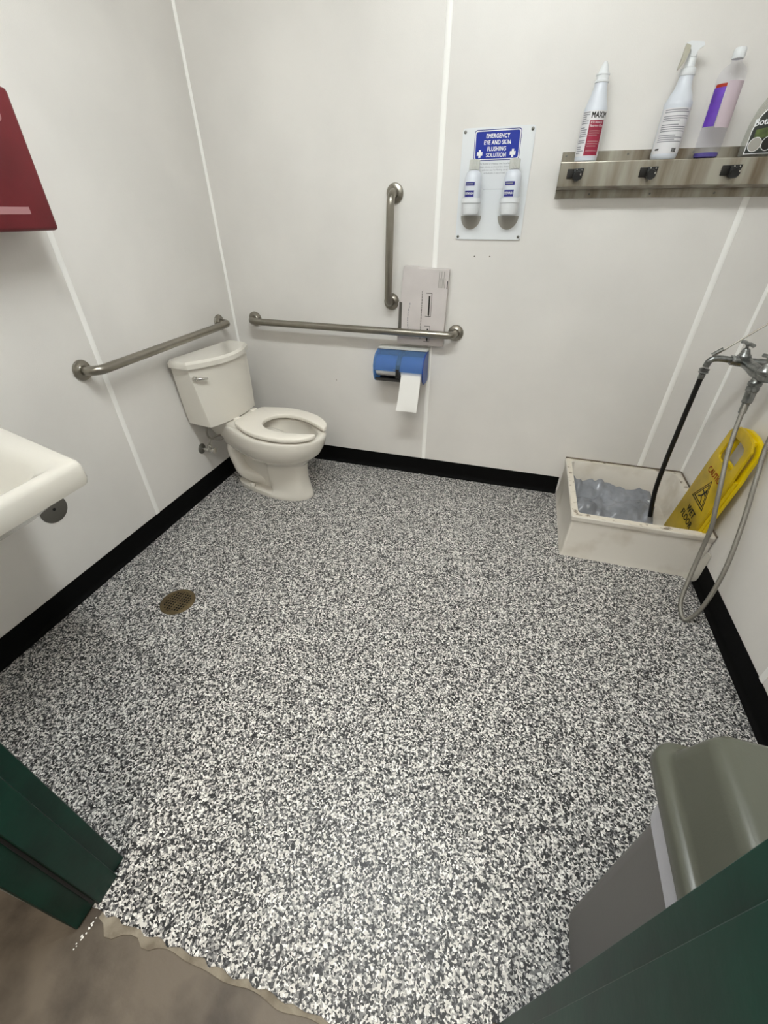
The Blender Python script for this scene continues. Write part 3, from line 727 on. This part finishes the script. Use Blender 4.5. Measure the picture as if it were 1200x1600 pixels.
# crumpled plastic sheet lying in the sink
sh = bmesh.new(); nx, ny = 44, 44; G = []
def sheet(u, v):
    x = .428+.415*u+.012*math.sin(v*9); y = 1.835+.455*v+.010*math.sin(u*7)
    ridge = .040*max(0, 1-abs(v-.62-.05*u)*5.5); crease = -.035*math.exp(-((v-.42-.03*math.sin(u*3))/.028)**2)
    back = .065*max(0, v-.60)/.4*(1 if u < .82 else 1-(u-.82)*3)
    z = .082+ridge+crease+back+.030*noise.noise((x*9, y*9, 2))+.034*abs(noise.noise((x*20, y*16, 5)))+.010*noise.noise((x*55, y*50, 9))
    return (x, y, max(.063, z))
for i in range(nx+1): G.append([sh.verts.new(sheet(i/nx, j/ny)) for j in range(ny+1)])
for a, b in zip(G, G[1:]):
    for j in range(ny): sh.faces.new((a[j], b[j], b[j+1], a[j+1]))
bmesh.ops.solidify(sh, geom=sh.faces[:], thickness=.0015)
t = thing('plastic_sheet', 'crumpled dark grey plastic sheet lying in the mop sink', 'sheet', (.62, 2.06, .07))
part('crumpled_film', sh, M['greybag'], t, angle=180)
part('eyelet', lathe([(.004, 0), (.010, 0), (.010, .003), (.005, .004), (.004, .001)], sheet(.93, .80) and (Vector(sheet(.93, .80))+Vector((0, 0, .003))), n=14, ring=True), M['whiteplas'], t)

# ---------------------------------------------------------------- wet floor sign leaning in the sink
t = thing('wet_floor_sign', 'yellow folded wet floor sign leaning in the mop sink against the right wall', 'sign', (.915, 1.93, .06))
def sg(a, b, d, off=0):
    # a along -y from the left edge, b up the leaning face, d towards the room
    k = .030/.62
    return Vector((.905+b*k-d+off, 2.100-a-.092*b/.62, .064+b))
H_ = .62
def leaf(off, shift, m, name, depth=.010):
    def f(a, b, d): return sg(a+shift, b, d, off)
    # match hole points to outer points by angle order
    bm = bmesh.new()
    loop_o = [(.250, .46), (.243, .50), (.240, .585), (.215, .612), (.16, .625), (.09, .625), (.04, .612), (.018, .585), (.014, .50), (.010, .46)]
    loop_i = [(.19, .470), (.200, .482), (.200, .560), (.188, .575), (.15, .582), (.10, .582), (.072, .575), (.058, .560), (.058, .482), (.068, .470)]
    def col(p): return [bm.verts.new(f(p[0], p[1], d)) for d in (0, depth)]
    O = [col(p) for p in loop_o]; I = [col(p) for p in loop_i]
    bl, br = col((0, 0)), col((.262, 0))
    for i in range(len(O)):
        j = (i+1) % len(O)
        bm.faces.new((O[i][1], O[j][1], I[j][1], I[i][1])); bm.faces.new((O[j][0], O[i][0], I[i][0], I[j][0]))
        bm.faces.new((I[i][0], I[i][1], I[j][1], I[j][0]))
        if j: bm.faces.new((O[i][1], O[i][0], O[j][0], O[j][1]))
    bm.faces.new((O[-1][1], O[0][1], br[1], bl[1])); bm.faces.new((O[0][0], O[-1][0], bl[0], br[0]))
    bm.faces.new((O[0][0], O[0][1], br[1], br[0])); bm.faces.new((br[0], br[1], bl[1], bl[0])); bm.faces.new((bl[0], bl[1], O[-1][1], O[-1][0]))
    part(name, bm, M[m], t, bevel=.002, bseg=2)
leaf(0, 0, 'yellow', 'front_leaf')
leaf(.028, .010, 'yellow2', 'rear_leaf', .014)
ed = bmesh.new()
loft([[sg(a, b, d) for a, d in ((.246-b*.02, 0), (.264-b*.02, 0), (.264-b*.02, -.012), (.246-b*.02, -.012))] for b in (.004, .45)], ed)
part('edge_rib', ed, M['yellow2'], t)
part('hinge', tube([sg(.055, .607, -.004), sg(.205, .607, -.004)], .010, 12), M['yellow2'], t)
part('lettering', mapped(text_bm('CAUTION', .040, offset=.001, sx=.93), lambda a, b, d: sg(.135+a, .405+b, .0106)), M['redink'], t)
part('lettering', mapped(text_bm('WET\nFLOOR', .046, offset=.0022, spacing=1.1, sx=.9), lambda a, b, d: sg(.138+a, .178+b, .0106)), M['blackink'], t)
tri = bmesh.new()
def trib(s0, s1):
    c = (.135, .300)
    P = [(0, .078), (-.070, -.044), (.070, -.044)]
    for i in range(3):
        p, q = P[i], P[(i+1) % 3]
        loft([[sg(c[0]+p[0]*s, c[1]+p[1]*s, d) for s, d in ((s0, .0100), (s1, .0100), (s1, .0107), (s0, .0107))],
              [sg(c[0]+q[0]*s, c[1]+q[1]*s, d) for s, d in ((s0, .0100), (s1, .0100), (s1, .0107), (s0, .0107))]], tri)
trib(.94, 1.05); trib(.70, .81)
# slipping figure: head, body, arms and legs
def limb(p, q, w):
    p, q = Vector(p), Vector(q); n_ = (q-p).normalized(); n_ = Vector((-n_.y, n_.x))*w
    loft([[sg(.135+v.x, .286+v.y, d) for v in (p+n_, q+n_*.8, q-n_*.8, p-n_)] for d in (.0100, .0107)], tri)
loft([[sg(.147+.008*math.cos(k*PI/6), .328+.008*math.sin(k*PI/6), d) for k in range(12)] for d in (.0100, .0107)], tri)
limb((.008, .034), (-.004, .008), .006); limb((.006, .030), (.026, .022), .003); limb((.004, .030), (-.018, .034), .003)
limb((-.004, .010), (.016, -.004), .004); limb((.016, -.004), (.022, -.020), .0035); limb((-.004, .010), (-.026, -.006), .004)
part('warning_symbol', tri, M['blackink'], t)

# ---------------------------------------------------------------- service tap on the right wall
t = thing('service_tap', 'rough chrome wall tap with two handles above the mop sink', 'tap', (XR, 2.0, .90))
FY, FZ, FX = 2.075, .905, .895
sp = tube([(FX+.01, FY, FZ), (.868, FY, FZ+.002), (.845, FY, FZ+.003)], [.022, .021, .017], 18)
tube([(.852, FY, FZ+.003), (.842, FY, FZ+.003)], .020, 6, sp)
tube(smoothpath([(.846, FY, FZ+.003), (.81, FY, FZ+.006), (.784, FY, FZ+.004), (.770, FY, FZ-.008), (.766, FY, FZ-.03)], 5), .0125, 16, sp)
part('spout', sp, M['galv'], t)
part('spout_collar', lathe([(.016, 0), (.019, .003), (.016, .006), (.016, .009), (.019, .012), (.019, .016), (.015, .019), (0, .019)], (.766, FY, FZ-.055), n=20), M['galv'], t)
bd = tube([(FX, FY+.03, FZ), (FX, FY+.01, FZ), (FX, FY-.05, FZ-.002), (FX, FY-.11, FZ-.004), (FX, FY-.20, FZ), (FX, FY-.225, FZ)], [.014, .022, .020, .024, .021, .014], 18)
part('body', bd, M['galv'], t)
for y, ln in ((FY, 'handle'), (FY-.205, 'handle')):
    part('inlet', join(tube([(FX, y, FZ), (XR-.012, y, FZ)], .016, 16), lathe([(.032, 0), (.031, .006), (.020, .012), (0, .012)], (XR-.0008, y, FZ), (-1, 0, 0), 24)), M['galv'], t)
    part('bonnet', lathe([(.023, 0), (.024, .014), (.017, .022), (.014, .034), (.011, .040), (.006, .042), (.006, .056), (0, .056)], (FX-.012, y, FZ+.010), (-.12, 0, 1), 20), M['galv'], t)
    hp = Vector((FX-.019, y, FZ+.066))
    hb = tube([hp+Vector((-.008, .034, .002)), hp+Vector((-.003, .015, .004)), hp, hp+Vector((.003, -.015, .004)), hp+Vector((.008, -.034, .002))], [.007, .0065, .008, .0065, .007], 12)
    part('handle', hb, M['galv'], t)
OY = FY-.15
part('hose_outlet', lathe([(.017, 0), (.019, .02), (.023, .024), (.023, .034), (.018, .036), (.018, .052), (0, .052)], (FX, OY, FZ-.012), (0, 0, -1), 20), M['galv'], t)
rod = tube([(.776, FY, FZ+.012), (XR-.004, FY, 1.118)], .003, 10)
part('brace_rod', rod, M['steel'], t)
part('brace_clip', tube([(.770, FY, FZ+.018), (.800, FY, FZ+.044)], .007, 8), M['galv'], t)
part('brace_flange', lathe([(.020, 0), (.018, .004), (0, .004)], (XR-.0008, FY, 1.12), (-1, 0, 0), 20), M['galv'], t)
# black hose from the spout into the sink
o = thing('rubber_hose', 'black rubber hose hanging from the tap spout into the mop sink', 'hose', (.766, FY, .14))
part('hose', tube(smoothpath([(.766, FY, FZ-.036), (.766, FY, .78), (.768, FY, .60), (.772, FY, .42), (.780, FY-.004, .27), (.800, FY-.02, .130)], 6), .0105, 14), M['brownrub'], o)
part('ferrule', lathe([(.012, 0), (.0125, .02), (0, .02)], (.766, FY, FZ-.079), n=16), M['galv'], o)
# braided hose: down over the rim, loop on the floor, up beside the wall
o = thing('braided_hose', 'grey braided hose looping from the tap to the floor and back up', 'hose', (.87, 1.48, .01))
hp = [(FX, OY, FZ-.066), (.893, 1.915, .80), (.882, 1.875, .72), (.866, 1.80, .62), (.862, 1.735, .53), (.868, 1.695, .44), (.878, 1.672, .36), (.878, 1.650, .25), (.862, 1.595, .13), (.850, 1.54, .045), (.858, 1.49, .013), (.876, 1.478, .022), (.902, 1.487, .10), (.925, 1.535, .26), (.942, 1.62, .42), (.950, 1.70, .56), (.955, 1.765, .68), (.957, 1.78, .80), (.957, 1.75, .93), (.957, 1.72, 1.08), (.958, 1.71, 1.20)]
part('hose', tube(smoothpath(hp, 6), .0085, 14), M['rib'], o)
part('coupling', lathe([(.021, 0), (.021, .016), (.018, .018), (.0175, .06), (.013, .064), (.013, .10), (.010, .104), (0, .104)], (FX, OY, FZ-.052), (-.02, -.15, -1), 16), M['galv'], o)
t = thing('hose_hook', 'small steel hook on the right wall holding the hose end', 'hook', (XR, 1.71, 1.2))
part('hook', join(tube(smoothpath([(XR-.002, 1.71, 1.225), (.955, 1.71, 1.225), (.94, 1.71, 1.215), (.94, 1.71, 1.235)], 5), .004, 10), lathe([(.014, 0), (.014, .003), (0, .003)], (XR-.0008, 1.71, 1.225), (-1, 0, 0), 16)), M['chrome'], t)

# ---------------------------------------------------------------- floor drain
DX, DY, DR = -1.2425, .965, .074
t = thing('floor_drain', 'round tarnished bronze floor drain with square holes', 'drain', (DX, DY, 0))
part('pit_shade', lathe([(.062, .0003), (.062, .0008), (0, .0008)], (DX, DY, 0), n=32), M['pit_shade'], t)  # flat disc on the floor, its black painted as shade below the grate
part('rim', lathe([(.0575, .0005), (DR, .0005), (DR-.001, .0025), (DR-.004, .004), (.0575, .004)], (DX, DY, 0), n=48, ring=True), M['bronze'], t)
gr = bmesh.new(); p_ = .0125
for k in range(-4, 5):
    c = k*p_; h = math.sqrt(max(0, .0585**2-c*c)); wb = .0019 if k else .0038
    if h < .01: continue
    box(DX+c-wb, DX+c+wb, DY-h, DY+h, .001, .0026, gr)
    box(DX-h, DX+h, DY+c-wb, DY+c+wb, .001, .0025, gr)
part('grate', gr, M['bronze'], t)
t.rotation_euler = (0, 0, 0)

# ---------------------------------------------------------------- waste bin behind the right jamb
t = thing('waste_bin', 'grey waste bin with olive-grey domed lid beside the doorway', 'bin', (.52, .30, 0))
part('body', loft([rrect(.352, .665, .19, .405, .001, .045), rrect(.350, .676, .185, .414, .012, .05), rrect(.372, .698, .178, .446, .620, .05)]), M['grey'], t)
part('liner', loft([rrect(0.3670, 0.7040, 0.1735, 0.4540, 0.5200, .05), rrect(0.3655, 0.7050, 0.1725, 0.4555, 0.6300, .05), rrect(0.3760, 0.6950, 0.1800, 0.4460, 0.6305, .05)], cap0=False), M['liner'], t, label='whitish bin liner showing under the lid')
part('lid', loft([rrect(0.3470, 0.7160, 0.1660, 0.4960, 0.6100, .036), rrect(0.3450, 0.7180, 0.1650, 0.4980, 0.6140, .037), rrect(0.3455, 0.7175, 0.1655, 0.4975, 0.6370, .037), rrect(0.3490, 0.7140, 0.1690, 0.4940, 0.6430, .035),
    rrect(0.3580, 0.7050, 0.1780, 0.4850, 0.6450, .030), rrect(0.3630, 0.7000, 0.1820, 0.4810, 0.6490, .03), rrect(0.3660, 0.6970, 0.1840, 0.4790, 0.6590, .03), rrect(0.3870, 0.6700, 0.1960, 0.4760, 0.7170, .03), rrect(0.3920, 0.6650, 0.1990, 0.4730, 0.7300, .03), rrect(0.4030, 0.6550, 0.2070, 0.4650, 0.7360, .025)]), M['olive'], t, angle=60)
part('swing_flap', box(.457, .61, .215, .365, .7363, .739), M['dark'], t, bevel=.001)
